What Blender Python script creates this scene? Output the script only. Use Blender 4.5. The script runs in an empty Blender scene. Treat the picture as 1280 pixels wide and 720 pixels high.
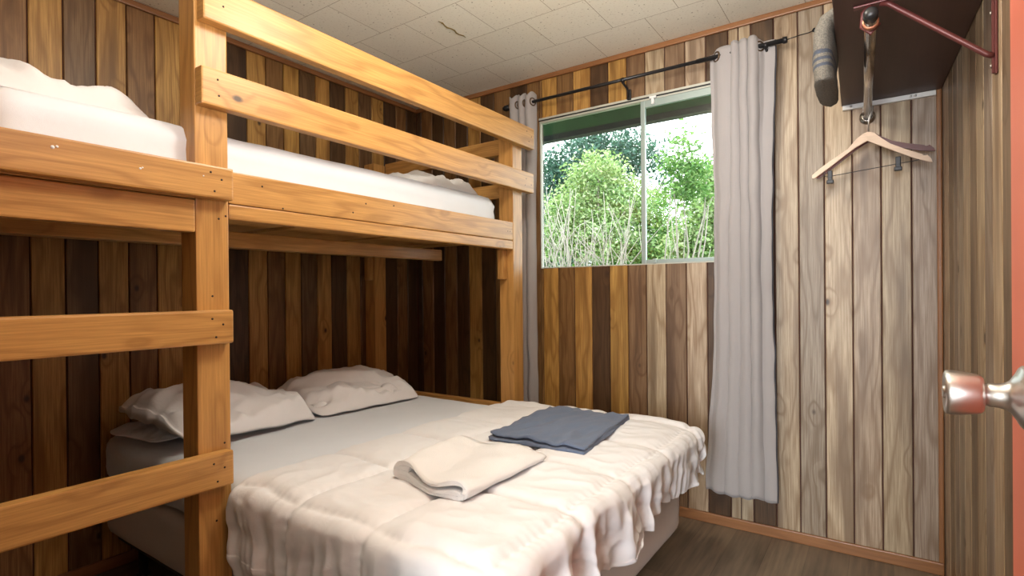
import bpy, bmesh, math, random
from mathutils import Vector, Matrix, noise
random.seed(11)
PI = math.pi
SC = bpy.context.scene
COL = SC.collection

# ------------------------------------------------------------------ camera
cam_d = bpy.data.cameras.new('camera')
cam = bpy.data.objects.new('camera', cam_d); COL.objects.link(cam)
yaw, pitch, roll = math.radians(34.4368), math.radians(-0.203), math.radians(-0.5117)
fwd = Vector((-math.sin(yaw)*math.cos(pitch), math.cos(yaw)*math.cos(pitch), math.sin(pitch)))
rgt = Vector((math.cos(yaw), math.sin(yaw), 0)); upv = rgt.cross(fwd)
r2 = rgt*math.cos(roll) + upv*math.sin(roll); u2 = -rgt*math.sin(roll) + upv*math.cos(roll)
M = Matrix((r2, u2, -fwd)).transposed().to_4x4(); M.translation = Vector((0, 0, 1.1234))
cam.matrix_world = M
cam_d.sensor_width = 36.0; cam_d.lens = 36.0*674.55/1280.0
cam_d.shift_y = 7.76/1280.0; cam_d.clip_start = 0.02
SC.camera = cam

# ------------------------------------------------------------------ light
SC.view_settings.view_transform = 'Standard'; SC.view_settings.look = 'None'
SC.view_settings.gamma = 1.0; SC.view_settings.use_curve_mapping = False
SC.view_settings.exposure = 0.48
world = bpy.data.worlds.new('sky'); SC.world = world; world.use_nodes = True
bgn = world.node_tree.nodes['Background']
bgn.inputs[0].default_value = (0.92, 0.97, 1.0, 1); bgn.inputs[1].default_value = 5.0

def light(name, kind, loc, aim, energy, color, size=0.3, size_y=None):
    d = bpy.data.lights.new(name, kind); o = bpy.data.objects.new(name, d); COL.objects.link(o)
    o.location = loc; d.energy = energy; d.color = color
    o.rotation_euler = (Vector(aim) - Vector(loc)).to_track_quat('-Z', 'Y').to_euler()
    if kind == 'AREA':
        d.size = size
        if size_y: d.shape = 'RECTANGLE'; d.size_y = size_y
    if kind == 'SUN': d.angle = math.radians(2)
    return o
light('sunlight', 'SUN', (0, -5, 8), (-0.8, 0, 2.6), 1.3, (1, 0.96, 0.86))
lamp = light('room_lamp', 'POINT', (-0.72, 1.30, 2.24), (-0.8, 1.35, 0), 24, (1.0, 0.92, 0.80)); lamp.data.shadow_soft_size = 0.14
light('ceiling_bounce_fill', 'AREA', (-0.35, 0.50, 1.50), (-0.45, 0.62, 2.4), 24, (1.0, 0.97, 0.92), 0.35)  # added fill aimed up at the ceiling; the room has no such lamp
light('hall_daylight', 'AREA', (0.15, -4.2, 1.45), (-0.35, 2.7, 1.35), 185, (0.88, 0.94, 1.0), 1.3, 1.7)

# ------------------------------------------------------------------ node helpers
def new_mat(name):
    m = bpy.data.materials.new(name); m.use_nodes = True
    nt = m.node_tree; b = nt.nodes['Principled BSDF']
    return m, nt, b
def nd(nt, t, **kw):
    n = nt.nodes.new(t)
    for k, v in kw.items(): setattr(n, k, v)
    return n
def lk(nt, a, b): nt.links.new(a, b)
def mathn(nt, op, a, b=None):
    n = nd(nt, 'ShaderNodeMath', operation=op)
    for i, v in enumerate((a, b)):
        if v is None: continue
        if isinstance(v, (int, float)): n.inputs[i].default_value = v
        else: lk(nt, v, n.inputs[i])
    return n.outputs[0]
def mixc(nt, fac, a, b, mode='MIX'):
    n = nd(nt, 'ShaderNodeMix', data_type='RGBA', blend_type=mode)
    if isinstance(fac, (int, float)): n.inputs[0].default_value = fac
    else: lk(nt, fac, n.inputs[0])
    for i, v in ((6, a), (7, b)):
        if isinstance(v, tuple): n.inputs[i].default_value = (v+(1,))[:4]
        else: lk(nt, v, n.inputs[i])
    return n.outputs[2]
def ramp(nt, src, stops):
    n = nd(nt, 'ShaderNodeValToRGB'); e = n.color_ramp.elements
    while len(e) < len(stops): e.new(0.5)
    for el, (p, c) in zip(e, stops):
        el.position = p; el.color = (c, c, c, 1) if isinstance(c, (int, float)) else (c+(1,))[:4]
    lk(nt, src, n.inputs[0]); return n.outputs[0]

def wood_mat(name, color=None, rough=0.45, contrast=1.0, knots=1.0, stain=0.0, bump=0.15):
    """Wood with the grain along U of the UV map (metres). color None: per-board tone from the 'tone' attribute."""
    m, nt, b = new_mat(name)
    uv = nd(nt, 'ShaderNodeUVMap'); sp = nd(nt, 'ShaderNodeSeparateXYZ'); lk(nt, uv.outputs[0], sp.inputs[0])
    U, V = sp.outputs[0], sp.outputs[1]
    def vec(su, sv, w=0.0):
        c = nd(nt, 'ShaderNodeCombineXYZ'); lk(nt, mathn(nt, 'MULTIPLY', U, su), c.inputs[0]); lk(nt, mathn(nt, 'MULTIPLY', V, sv), c.inputs[1])
        c.inputs[2].default_value = w; return c.outputs[0]
    # knots first: they also bend the grain
    vo = nd(nt, 'ShaderNodeTexVoronoi'); vo.inputs['Scale'].default_value = 1.0
    lk(nt, vec(4.2, 6.5), vo.inputs['Vector'])
    kd = vo.outputs['Distance']; sc = nd(nt, 'ShaderNodeSeparateColor'); lk(nt, vo.outputs['Color'], sc.inputs[0])
    has = mathn(nt, 'GREATER_THAN', sc.outputs[0], 0.33)
    near = mathn(nt, 'MULTIPLY', ramp(nt, kd, [(0.0, 1.0), (0.30, 0.0)]), has)
    core = mathn(nt, 'MULTIPLY', ramp(nt, kd, [(0.045, 1.0), (0.085, 0.0)]), has)
    n1 = nd(nt, 'ShaderNodeTexNoise'); n1.inputs['Scale'].default_value = 1; n1.inputs['Detail'].default_value = 2
    lk(nt, vec(1.6, 9.0, 3.1), n1.inputs['Vector'])
    ph = mathn(nt, 'ADD', mathn(nt, 'MULTIPLY', n1.outputs[0], 34.0), mathn(nt, 'MULTIPLY', V, 70.0))
    ph = mathn(nt, 'ADD', ph, mathn(nt, 'MULTIPLY', near, 9.0))
    ring = mathn(nt, 'ADD', mathn(nt, 'MULTIPLY', mathn(nt, 'SINE', ph), 0.5), 0.5)
    ring = mathn(nt, 'POWER', ring, 3.0)
    n2 = nd(nt, 'ShaderNodeTexNoise'); n2.inputs['Scale'].default_value = 1; n2.inputs['Detail'].default_value = 5; n2.inputs['Roughness'].default_value = 0.65
    lk(nt, vec(5.0, 190.0), n2.inputs['Vector'])
    n3 = nd(nt, 'ShaderNodeTexNoise'); n3.inputs['Scale'].default_value = 1; n3.inputs['Detail'].default_value = 2
    lk(nt, vec(0.9, 11.0, 7.7), n3.inputs['Vector'])
    if color is None:
        at = nd(nt, 'ShaderNodeVertexColor', layer_name='tone'); base = at.outputs[0]
    else:
        rg = nd(nt, 'ShaderNodeRGB'); rg.outputs[0].default_value = color+(1,); base = rg.outputs[0]
    dk = mixc(nt, 1.0, base, (0.42, 0.33, 0.25), 'MULTIPLY')
    c = mixc(nt, mathn(nt, 'MULTIPLY', ring, 0.55*contrast), base, dk)
    c = mixc(nt, mathn(nt, 'MULTIPLY', ramp(nt, n2.outputs[0], [(0.38, 1.0), (0.68, 0.0)]), 0.6*contrast), c, dk)
    if stain: c = mixc(nt, mathn(nt, 'MULTIPLY', ramp(nt, n3.outputs[0], [(0.56, 0.0), (0.70, 1.0)]), stain), c, mixc(nt, 1.0, base, (0.30, 0.24, 0.20), 'MULTIPLY'))
    if knots:
        c = mixc(nt, mathn(nt, 'MULTIPLY', near, 0.35*knots), c, dk)
        c = mixc(nt, mathn(nt, 'MULTIPLY', core, 0.92*knots), c, (0.035, 0.016, 0.008))
    lk(nt, c, b.inputs['Base Color']); b.inputs['Roughness'].default_value = rough
    if bump:
        bp = nd(nt, 'ShaderNodeBump'); bp.inputs['Strength'].default_value = bump; bp.inputs['Distance'].default_value = 0.002
        lk(nt, n2.outputs[0], bp.inputs['Height']); lk(nt, bp.outputs[0], b.inputs['Normal'])
    return m
def plain(name, color, rough=0.5, metal=0.0, bump=None, var=0.0):
    """bump = (scale, strength, distance); var = amount of mottling"""
    m, nt, b = new_mat(name)
    tc = nd(nt, 'ShaderNodeTexCoord')
    b.inputs['Roughness'].default_value = rough; b.inputs['Metallic'].default_value = metal
    n = nd(nt, 'ShaderNodeTexNoise'); n.inputs['Scale'].default_value = 9; n.inputs['Detail'].default_value = 4
    lk(nt, tc.outputs['Object'], n.inputs['Vector'])
    c2 = tuple(x*(1-var) for x in color)
    lk(nt, mixc(nt, n.outputs[0], color, c2), b.inputs['Base Color'])
    if bump:
        k = nd(nt, 'ShaderNodeTexNoise'); k.inputs['Scale'].default_value = bump[0]; k.inputs['Detail'].default_value = 3
        lk(nt, tc.outputs['Object'], k.inputs['Vector'])
        bp = nd(nt, 'ShaderNodeBump'); bp.inputs['Strength'].default_value = bump[1]; bp.inputs['Distance'].default_value = bump[2]
        lk(nt, k.outputs[0], bp.inputs['Height']); lk(nt, bp.outputs[0], b.inputs['Normal'])
    return m
def cloth_mat(name, color, weave=900, bump=0.25, wrinkle=0.0, sheen=0.2, var=0.06):
    m = plain(name, color, 0.9, 0, None, var); nt = m.node_tree; b = nt.nodes['Principled BSDF']
    b.inputs['Sheen Weight'].default_value = sheen; b.inputs['Specular IOR Level'].default_value = 0.15
    tc = nd(nt, 'ShaderNodeTexCoord')
    k = nd(nt, 'ShaderNodeTexNoise'); k.inputs['Scale'].default_value = weave; k.inputs['Detail'].default_value = 1
    lk(nt, tc.outputs['Object'], k.inputs['Vector'])
    h = k.outputs[0]
    w = nd(nt, 'ShaderNodeTexNoise'); w.inputs['Scale'].default_value = 26; w.inputs['Detail'].default_value = 3; w.inputs['Distortion'].default_value = 1.2
    lk(nt, tc.outputs['Object'], w.inputs['Vector'])
    h = mathn(nt, 'ADD', mathn(nt, 'MULTIPLY', h, bump), mathn(nt, 'MULTIPLY', w.outputs[0], wrinkle*4))
    bp = nd(nt, 'ShaderNodeBump'); bp.inputs['Strength'].default_value = 0.5; bp.inputs['Distance'].default_value = 0.003
    lk(nt, h, bp.inputs['Height']); lk(nt, bp.outputs[0], b.inputs['Normal'])
    return m

MAT = {}
MAT['panel'] = wood_mat('cedar_panelling', None, 0.42, 1.25, 1.0, 0.85)
MAT['lumber'] = wood_mat('varnished_pine', (0.62, 0.335, 0.102), 0.38, 0.8, 1.0)
MAT['lumber_dark'] = wood_mat('unlit_side_pine', (0.50, 0.25, 0.085), 0.45, 0.6, 0.9)
MAT['trim'] = wood_mat('orange_trim_wood', (0.31, 0.138, 0.052), 0.4, 0.5, 0.3)
MAT['hanger_light'] = wood_mat('pale_hanger_wood', (0.74, 0.55, 0.40), 0.4, 0.25, 0)
MAT['hanger_dark'] = wood_mat('cherry_hanger_wood', (0.115, 0.028, 0.024), 0.3, 0.4, 0)
MAT['shelf'] = wood_mat('dark_brown_shelf', (0.062, 0.027, 0.02), 0.5, 0.5, 0)
MAT['groove'] = plain('dark_red_groove', (0.07, 0.022, 0.014), 0.8)  # dark red-brown backing that shows between the boards
MAT['white_paint'] = plain('white_painted_wood', (0.78, 0.78, 0.77), 0.5, 0, (60, 0.2, 0.002), 0.08)
MAT['maroon'] = plain('maroon_metal', (0.12, 0.03, 0.028), 0.35, 0.2)
MAT['black_metal'] = plain('black_metal', (0.018, 0.018, 0.02), 0.35, 0.3)
MAT['steel'] = plain('brushed_steel', (0.62, 0.60, 0.58), 0.33, 1.0)
MAT['chrome'] = plain('worn_chrome', (0.55, 0.52, 0.49), 0.22, 1.0, None, 0.3)
MAT['copper'] = plain('copper_ring', (0.42, 0.17, 0.10), 0.4, 0.7)
MAT['bronze'] = plain('bronze_grommet', (0.16, 0.11, 0.07), 0.4, 0.8)
MAT['screw'] = plain('dark_screw_head', (0.03, 0.018, 0.012), 0.5, 0.4)
MAT['door_red'] = plain('coral_red_paint', (0.72, 0.18, 0.11), 0.42, 0, (40, 0.12, 0.002), 0.1)
MAT['brown_wall'] = plain('brown_wall', (0.13, 0.075, 0.04), 0.6)
MAT['plaster'] = plain('hall_wall_paint', (0.6, 0.57, 0.52), 0.8)
MAT['frame'] = plain('pale_window_frame', (0.50, 0.50, 0.43), 0.45, 0.1)
MAT['alu'] = plain('grey_aluminium_sash', (0.34, 0.41, 0.39), 0.4, 0.4)
MAT['eave'] = plain('dark_green_soffit', (0.035, 0.12, 0.028), 0.7, 0, None, 0.4)
MAT['fascia'] = plain('black_fascia', (0.008, 0.012, 0.011), 0.7)
MAT['sheet'] = cloth_mat('white_sheet', (0.74, 0.78, 0.84), wrinkle=0.10)
MAT['comforter'] = cloth_mat('white_comforter', (0.78, 0.78, 0.80), 700, 0.15, 0.16)
MAT['pillow'] = cloth_mat('white_pillowcase', (0.77, 0.76, 0.77), 700, 0.15, 0.16)
MAT['towel'] = cloth_mat('white_terry', (0.83, 0.825, 0.825), 420, 1.1, 0.1, 0.5)
MAT['blue'] = cloth_mat('slate_blue_cotton', (0.125, 0.162, 0.245), 800, 0.3, 0.22)
MAT['box'] = cloth_mat('taupe_box_spring_cover', (0.66, 0.57, 0.51), 800, 0.2, 0.05)
MAT['curtain'] = cloth_mat('grey_linen', (0.37, 0.345, 0.34), 500, 0.7, 0.14)
MAT['hem'] = cloth_mat('dark_curtain_edge', (0.06, 0.06, 0.07))

def blanket_mat():
    m, nt, b = new_mat('striped_wool'); tc = nd(nt, 'ShaderNodeTexCoord'); sp = nd(nt, 'ShaderNodeSeparateXYZ')
    uv = nd(nt, 'ShaderNodeUVMap'); lk(nt, uv.outputs[0], sp.inputs[0])
    s = ramp(nt, sp.outputs[0], [(0.0, 0), (0.735, 0), (0.738, 1), (0.760, 1), (0.763, 0), (0.785, 0), (0.788, 1), (0.810, 1), (0.813, 0), (0.835, 0), (0.838, 1), (0.860, 1), (0.863, 0)])
    n = nd(nt, 'ShaderNodeTexNoise'); n.inputs['Scale'].default_value = 260; lk(nt, tc.outputs['Object'], n.inputs['Vector'])
    c = mixc(nt, s, (0.17, 0.155, 0.13), (0.055, 0.068, 0.10)); c = mixc(nt, ramp(nt, n.outputs[0], [(0.35, 0.55), (0.65, 0.0)]), c, (0.05, 0.045, 0.04))
    lk(nt, c, b.inputs['Base Color']); b.inputs['Roughness'].default_value = 0.95
    bp = nd(nt, 'ShaderNodeBump'); bp.inputs['Strength'].default_value = 0.6; bp.inputs['Distance'].default_value = 0.003
    lk(nt, n.outputs[0], bp.inputs['Height']); lk(nt, bp.outputs[0], b.inputs['Normal'])
    return m
MAT['wool'] = blanket_mat()

def ceiling_mat():
    m, nt, b = new_mat('speckled_ceiling_tile'); tc = nd(nt, 'ShaderNodeTexCoord')
    mp = nd(nt, 'ShaderNodeMapping'); mp.inputs['Location'].default_value = (1.544+0.3175*8, -1.522+0.307*8, 0)
    lk(nt, tc.outputs['Object'], mp.inputs['Vector'])
    br = nd(nt, 'ShaderNodeTexBrick'); br.offset = 0.5; br.inputs['Scale'].default_value = 1
    br.inputs['Brick Width'].default_value = 0.3175; br.inputs['Row Height'].default_value = 0.307
    br.inputs['Mortar Size'].default_value = 0.0016; br.inputs['Mortar Smooth'].default_value = 0.2
    br.inputs['Color1'].default_value = (0.82, 0.785, 0.68, 1); br.inputs['Color2'].default_value = (0.79, 0.75, 0.645, 1); br.inputs['Mortar'].default_value = (0.40, 0.34, 0.25, 1)
    lk(nt, mp.outputs[0], br.inputs['Vector'])
    vo = nd(nt, 'ShaderNodeTexVoronoi'); vo.inputs['Scale'].default_value = 46; lk(nt, tc.outputs['Object'], vo.inputs['Vector'])
    sc = nd(nt, 'ShaderNodeSeparateColor'); lk(nt, vo.outputs['Color'], sc.inputs[0])
    hole = mathn(nt, 'LESS_THAN', vo.outputs['Distance'], mathn(nt, 'MULTIPLY', sc.outputs[1], 0.17))
    no = nd(nt, 'ShaderNodeTexNoise'); no.inputs['Scale'].default_value = 95; no.inputs['Detail'].default_value = 4; lk(nt, tc.outputs['Object'], no.inputs['Vector'])
    c = mixc(nt, mathn(nt, 'MULTIPLY', ramp(nt, no.outputs[0], [(0.58, 0), (0.70, 1)]), 0.35), br.outputs[0], (0.36, 0.31, 0.22))
    c = mixc(nt, mathn(nt, 'MULTIPLY', hole, 0.75), c, (0.22, 0.17, 0.10))
    lk(nt, c, b.inputs['Base Color']); b.inputs['Roughness'].default_value = 0.95
    bp = nd(nt, 'ShaderNodeBump'); bp.inputs['Strength'].default_value = 0.4; bp.inputs['Distance'].default_value = 0.002
    lk(nt, no.outputs[0], bp.inputs['Height']); lk(nt, bp.outputs[0], b.inputs['Normal'])
    return m
MAT['ceiling'] = ceiling_mat()
def floor_mat():
    m, nt, b = new_mat('vinyl_plank_floor'); tc = nd(nt, 'ShaderNodeTexCoord')
    mp = nd(nt, 'ShaderNodeMapping'); mp.inputs['Rotation'].default_value = (0, 0, PI/2); mp.inputs['Location'].default_value = (10.08, 10.0, 0)
    lk(nt, tc.outputs['Object'], mp.inputs['Vector'])
    br = nd(nt, 'ShaderNodeTexBrick'); br.offset = 0.37; br.inputs['Scale'].default_value = 1
    br.inputs['Brick Width'].default_value = 0.92; br.inputs['Row Height'].default_value = 0.152; br.inputs['Mortar Size'].default_value = 0.001
    br.inputs['Color1'].default_value = (0.27, 0.20, 0.135, 1); br.inputs['Color2'].default_value = (0.13, 0.097, 0.068, 1); br.inputs['Mortar'].default_value = (0.05, 0.035, 0.025, 1)
    lk(nt, mp.outputs[0], br.inputs['Vector'])
    m2 = nd(nt, 'ShaderNodeMapping'); m2.inputs['Scale'].default_value = (55, 3, 1); lk(nt, tc.outputs['Object'], m2.inputs['Vector'])
    n = nd(nt, 'ShaderNodeTexNoise'); n.inputs['Scale'].default_value = 1; n.inputs['Detail'].default_value = 6; lk(nt, m2.outputs[0], n.inputs['Vector'])
    m3 = nd(nt, 'ShaderNodeMapping'); m3.inputs['Scale'].default_value = (9, 2.2, 1); lk(nt, tc.outputs['Object'], m3.inputs['Vector'])
    n3 = nd(nt, 'ShaderNodeTexNoise'); n3.inputs['Scale'].default_value = 1; n3.inputs['Detail'].default_value = 3; lk(nt, m3.outputs[0], n3.inputs['Vector'])
    c = mixc(nt, ramp(nt, n.outputs[0], [(0.35, 0.7), (0.7, 0.0)]), br.outputs[0], (0.055, 0.04, 0.028))
    c = mixc(nt, ramp(nt, n3.outputs[0], [(0.35, 0.0), (0.75, 0.6)]), c, (0.27, 0.205, 0.14))
    lk(nt, c, b.inputs['Base Color']); b.inputs['Roughness'].default_value = 0.42
    return m
MAT['floor'] = floor_mat()
def glass_mat():
    m = bpy.data.materials.new('window_glass'); m.use_nodes = True; nt = m.node_tree; nt.nodes.remove(nt.nodes['Principled BSDF'])
    out = nt.nodes['Material Output']; t = nd(nt, 'ShaderNodeBsdfTransparent'); t.inputs[0].default_value = (0.93, 0.975, 0.96, 1)
    g = nd(nt, 'ShaderNodeBsdfGlossy'); g.inputs['Roughness'].default_value = 0.02
    f = nd(nt, 'ShaderNodeFresnel'); f.inputs[0].default_value = 1.45
    mx = nd(nt, 'ShaderNodeMixShader'); lk(nt, f.outputs[0], mx.inputs[0]); lk(nt, t.outputs[0], mx.inputs[1]); lk(nt, g.outputs[0], mx.inputs[2]); lk(nt, mx.outputs[0], out.inputs[0])
    return m
MAT['glass'] = glass_mat()
def leaf_mat(name):
    m, nt, b = new_mat(name); at = nd(nt, 'ShaderNodeVertexColor', layer_name='tone')
    lk(nt, at.outputs[0], b.inputs['Base Color']); b.inputs['Roughness'].default_value = 0.55
    tr = nd(nt, 'ShaderNodeBsdfTranslucent'); lk(nt, mixc(nt, 1.0, at.outputs[0], (1.0, 1.0, 0.6), 'MULTIPLY'), tr.inputs[0])
    mx = nd(nt, 'ShaderNodeMixShader'); mx.inputs[0].default_value = 0.4
    lk(nt, b.outputs[0], mx.inputs[1]); lk(nt, tr.outputs[0], mx.inputs[2]); lk(nt, mx.outputs[0], nt.nodes['Material Output'].inputs[0])
    return m
MAT['leaf'] = leaf_mat('leaves')
MAT['bark'] = plain('pale_grey_bark', (0.36, 0.31, 0.27), 0.9, 0, (80, 0.4, 0.004), 0.4)
MAT['ground'] = plain('grassy_ground', (0.10, 0.17, 0.05), 0.95, 0, None, 0.5)

# ------------------------------------------------------------------ object helpers
def finish(name, bm, mat, parent=None, smooth=False):
    me = bpy.data.meshes.new(name)
    if parent is not None:                                   # vertices are given in world space
        off = Vector(parent.location)
        p = parent.parent
        while p is not None: off += Vector(p.location); p = p.parent
        for v in bm.verts: v.co -= off
    bm.normal_update(); bm.to_mesh(me); bm.free()
    if smooth:
        for f in me.polygons: f.use_smooth = True
    o = bpy.data.objects.new(name, me); COL.objects.link(o); me.materials.append(mat)
    if parent is not None: o.parent = parent
    return o
def tag(o, label, cat, group=None):
    o['label'] = label; o['category'] = cat
    if group: o['group'] = group
    return o
def struct(o): o['kind'] = 'structure'; return o
def thing(name, loc, label, cat, group=None):
    o = bpy.data.objects.new(name, None); COL.objects.link(o); o.location = loc; o.empty_display_size = 0.05
    return tag(o, label, cat, group)
def box_bm(bm, lo, hi, bev=0.0):
    t = bmesh.new(); bmesh.ops.create_cube(t, size=1)
    c = [(a+b)/2 for a, b in zip(lo, hi)]; s = [abs(b-a) for a, b in zip(lo, hi)]
    for v in t.verts: v.co = Vector((v.co.x*s[0]+c[0], v.co.y*s[1]+c[1], v.co.z*s[2]+c[2]))
    if bev: bmesh.ops.bevel(t, geom=list(t.edges), offset=bev, segments=2, affect='EDGES', profile=0.6)
    merge(bm, t)
def merge(bm, t):
    t.normal_update(); mp = {}
    for v in t.verts: mp[v] = bm.verts.new(v.co)
    for f in t.faces:
        nf = bm.faces.new([mp[v] for v in f.verts]); nf.smooth = f.smooth
    t.free()
def wood_uv(bm, axis, off=None, faces=None):
    if off is None: off = (random.uniform(0, 40), random.uniform(0, 40))
    L = bm.loops.layers.uv.verify(); oth = [i for i in range(3) if i != axis]
    bm.normal_update()
    for f in (faces or bm.faces):
        n = [abs(c) for c in f.normal]; k = n.index(max(n))
        for lp in f.loops:
            co = lp.vert.co
            if k == axis: lp[L].uv = (co[oth[0]]*2+off[0], co[oth[1]]+off[1])
            else:
                j = oth[0] if k == oth[1] else oth[1]
                lp[L].uv = (co[axis]+off[0], co[j]+off[1]+k*0.31)
def lumber(name, lo, hi, axis, parent, mat='lumber', bev=0.005, rot=None):
    bm = bmesh.new(); box_bm(bm, lo, hi, bev); wood_uv(bm, axis)
    if rot:
        c = Vector([(a+b)/2 for a, b in zip(lo, hi)]); R = Matrix.Rotation(rot[1], 3, rot[0])
        for v in bm.verts: v.co = R @ (v.co-c) + c
    return finish(name, bm, MAT[mat], parent)
def tube_bm(bm, pts, rad, seg=8, cap=True):
    pts = [Vector(p) for p in pts]; n = len(pts); rings = []; prev = None
    for i, p in enumerate(pts):
        t = (pts[min(i+1, n-1)] - pts[max(i-1, 0)]).normalized()
        if prev is None:
            a = Vector((0, 0, 1)) if abs(t.z) < 0.9 else Vector((1, 0, 0)); x = t.cross(a).normalized()
        else:
            x = (prev - t*prev.dot(t)).normalized()
        prev = x; y = t.cross(x); r = rad[i] if isinstance(rad, (list, tuple)) else rad
        rings.append([bm.verts.new(p + (x*math.cos(2*PI*k/seg) + y*math.sin(2*PI*k/seg))*r) for k in range(seg)])
    for a, b in zip(rings, rings[1:]):
        for k in range(seg):
            f = bm.faces.new((a[k], a[(k+1) % seg], b[(k+1) % seg], b[k])); f.smooth = True
    if cap: bm.faces.new(rings[0][::-1]); bm.faces.new(rings[-1])
def tube(name, pts, rad, mat, parent=None, seg=10):
    bm = bmesh.new(); tube_bm(bm, pts, rad, seg); return finish(name, bm, MAT[mat], parent)
def lathe_bm(bm, prof, origin, axis, seg=32):
    """prof: (distance along axis, radius)"""
    ax = Vector(axis).normalized(); a = Vector((0, 0, 1)) if abs(ax.z) < 0.9 else Vector((1, 0, 0)); x = ax.cross(a).normalized(); y = ax.cross(x)
    o = Vector(origin); rings = []
    for d, r in prof:
        if r < 1e-5: rings.append([bm.verts.new(o+ax*d)])
        else: rings.append([bm.verts.new(o+ax*d+(x*math.cos(2*PI*k/seg)+y*math.sin(2*PI*k/seg))*r) for k in range(seg)])
    for A, B in zip(rings, rings[1:]):
        for k in range(seg):
            q = [A[k % len(A)], A[(k+1) % len(A)], B[(k+1) % len(B)], B[k % len(B)]]
            u = []
            for v in q:
                if v not in u: u.append(v)
            if len(u) > 2: bm.faces.new(u).smooth = True
def lathe(name, prof, origin, axis, mat, parent=None, seg=32):
    bm = bmesh.new(); lathe_bm(bm, prof, origin, axis, seg); bmesh.ops.recalc_face_normals(bm, faces=bm.faces)
    return finish(name, bm, MAT[mat], parent)
def grid_obj(name, fn, nu, nv, mat, parent=None, uvfn=None, solid=0.0, sub=0, offset=-1):
    bm = bmesh.new(); V = [[bm.verts.new(fn(i/nu, j/nv)) for j in range(nv+1)] for i in range(nu+1)]
    L = bm.loops.layers.uv.verify()
    for i in range(nu):
        for j in range(nv):
            f = bm.faces.new((V[i][j], V[i+1][j], V[i+1][j+1], V[i][j+1])); f.smooth = True
            for lp, (a, b) in zip(f.loops, ((i, j), (i+1, j), (i+1, j+1), (i, j+1))): lp[L].uv = (a/nu, b/nv)
    o = finish(name, bm, mat, parent, True)
    if solid:
        md = o.modifiers.new('thickness', 'SOLIDIFY'); md.thickness = solid; md.offset = offset
    if sub:
        md = o.modifiers.new('smooth', 'SUBSURF'); md.levels = md.render_levels = sub
    return o
def nz(x, y, z=0.0): return noise.noise(Vector((x, y, z)))
def fbm(x, y, z=0.0): return nz(x, y, z) + 0.5*nz(2*x+5, 2*y+3, 2*z) + 0.25*nz(4*x+9, 4*y, 4*z)
def sstep(a, b, x):
    t = max(0.0, min(1.0, (x-a)/(b-a))); return t*t*(3-2*t)
def soft_box(name, lo, hi, r, mat, parent, step=0.03, fn=None):
    """box with round edges from a dense surface grid, optionally displaced by fn(point, normal)"""
    t = bmesh.new(); lo = Vector(lo); hi = Vector(hi); n = [max(4, int((hi[i]-lo[i])/step)) for i in range(3)]
    for ax in range(3):
        a, b = [i for i in range(3) if i != ax]
        for side in (0, 1):
            G = {}
            for i in range(n[a]+1):
                for j in range(n[b]+1):
                    p = [0, 0, 0]; p[ax] = (lo, hi)[side][ax]
                    def sp(k, q): u = q/n[k]; return lo[k]+(hi[k]-lo[k])*u
                    p[a] = sp(a, i); p[b] = sp(b, j); G[i, j] = t.verts.new(p)
            for i in range(n[a]):
                for j in range(n[b]):
                    t.faces.new((G[i, j], G[i+1, j], G[i+1, j+1], G[i, j+1]))
    bmesh.ops.remove_doubles(t, verts=t.verts, dist=1e-5)
    for v in t.verts:
        q = Vector([min(max(v.co[k], lo[k]+r), hi[k]-r) for k in range(3)]); d = v.co - q
        nn = d.normalized() if d.length > 1e-9 else Vector((0, 0, 1))
        v.co = q + nn*r
        if fn: v.co += nn*fn(v.co, nn)
    bmesh.ops.recalc_face_normals(t, faces=t.faces)
    return finish(name, t, MAT[mat], parent, True)

# ------------------------------------------------------------------ setting
FL, CE = -0.02, 2.40
XL, XR, YB, YN = -2.674, 0.20, 2.740, 0.10
def rx(y): return XR + (YB-y)*0.043          # the right-hand wall is not quite square to the window wall
G_, D_, M_, L_, S_ = (0.60, 0.350, 0.100), (0.110, 0.060, 0.026), (0.30, 0.162, 0.060), (0.58, 0.465, 0.32), (0.39, 0.32, 0.25)  # L_ and S_ are greyed: cooler light on right-hand boards put into their colour
def paint_tone(bm, faces, col):
    L = bm.loops.layers.float_color.get('tone') or bm.loops.layers.float_color.new('tone')
    for f in faces:
        for lp in f.loops: lp[L] = (*col, 1)
def jitter(c, a=0.10):
    k = 1+random.uniform(-a, a); return (c[0]*k, c[1]*k*(1+random.uniform(-.02, .02)), c[2]*k*(1+random.uniform(-.05, .05)))
def board(bm, pt, s0, s1, z0, z1, nrm, col):
    """pt(s) -> xy on the wall plane; the board stands 9 mm proud of the dark backing with chamfered long edges"""
    g = 0.0024; c = 0.0025; t = 0.009; nv = Vector((nrm[0], nrm[1], 0)); fs = []
    prof = [(s0+g, -0.002), (s0+g, t-c), (s0+g+c, t), (s1-g-c, t), (s1-g, t-c), (s1-g, -0.002)]
    rows = []
    for z in (z0, z1):
        rows.append([bm.verts.new(Vector((*pt(s), z)) + nv*(h-t)) for s, h in prof])
    for k in range(len(prof)-1):
        fs.append(bm.faces.new((rows[0][k], rows[0][k+1], rows[1][k+1], rows[1][k])))
    L = bm.loops.layers.uv.verify(); off = (random.uniform(0, 60), random.uniform(0, 60))
    for f in fs:
        for lp in f.loops:
            i = rows[0].index(lp.vert) if lp.vert in rows[0] else rows[1].index(lp.vert)
            lp[L].uv = (lp.vert.co.z+off[0], prof[i][0]-s0+off[1])
    paint_tone(bm, fs, col)
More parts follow.
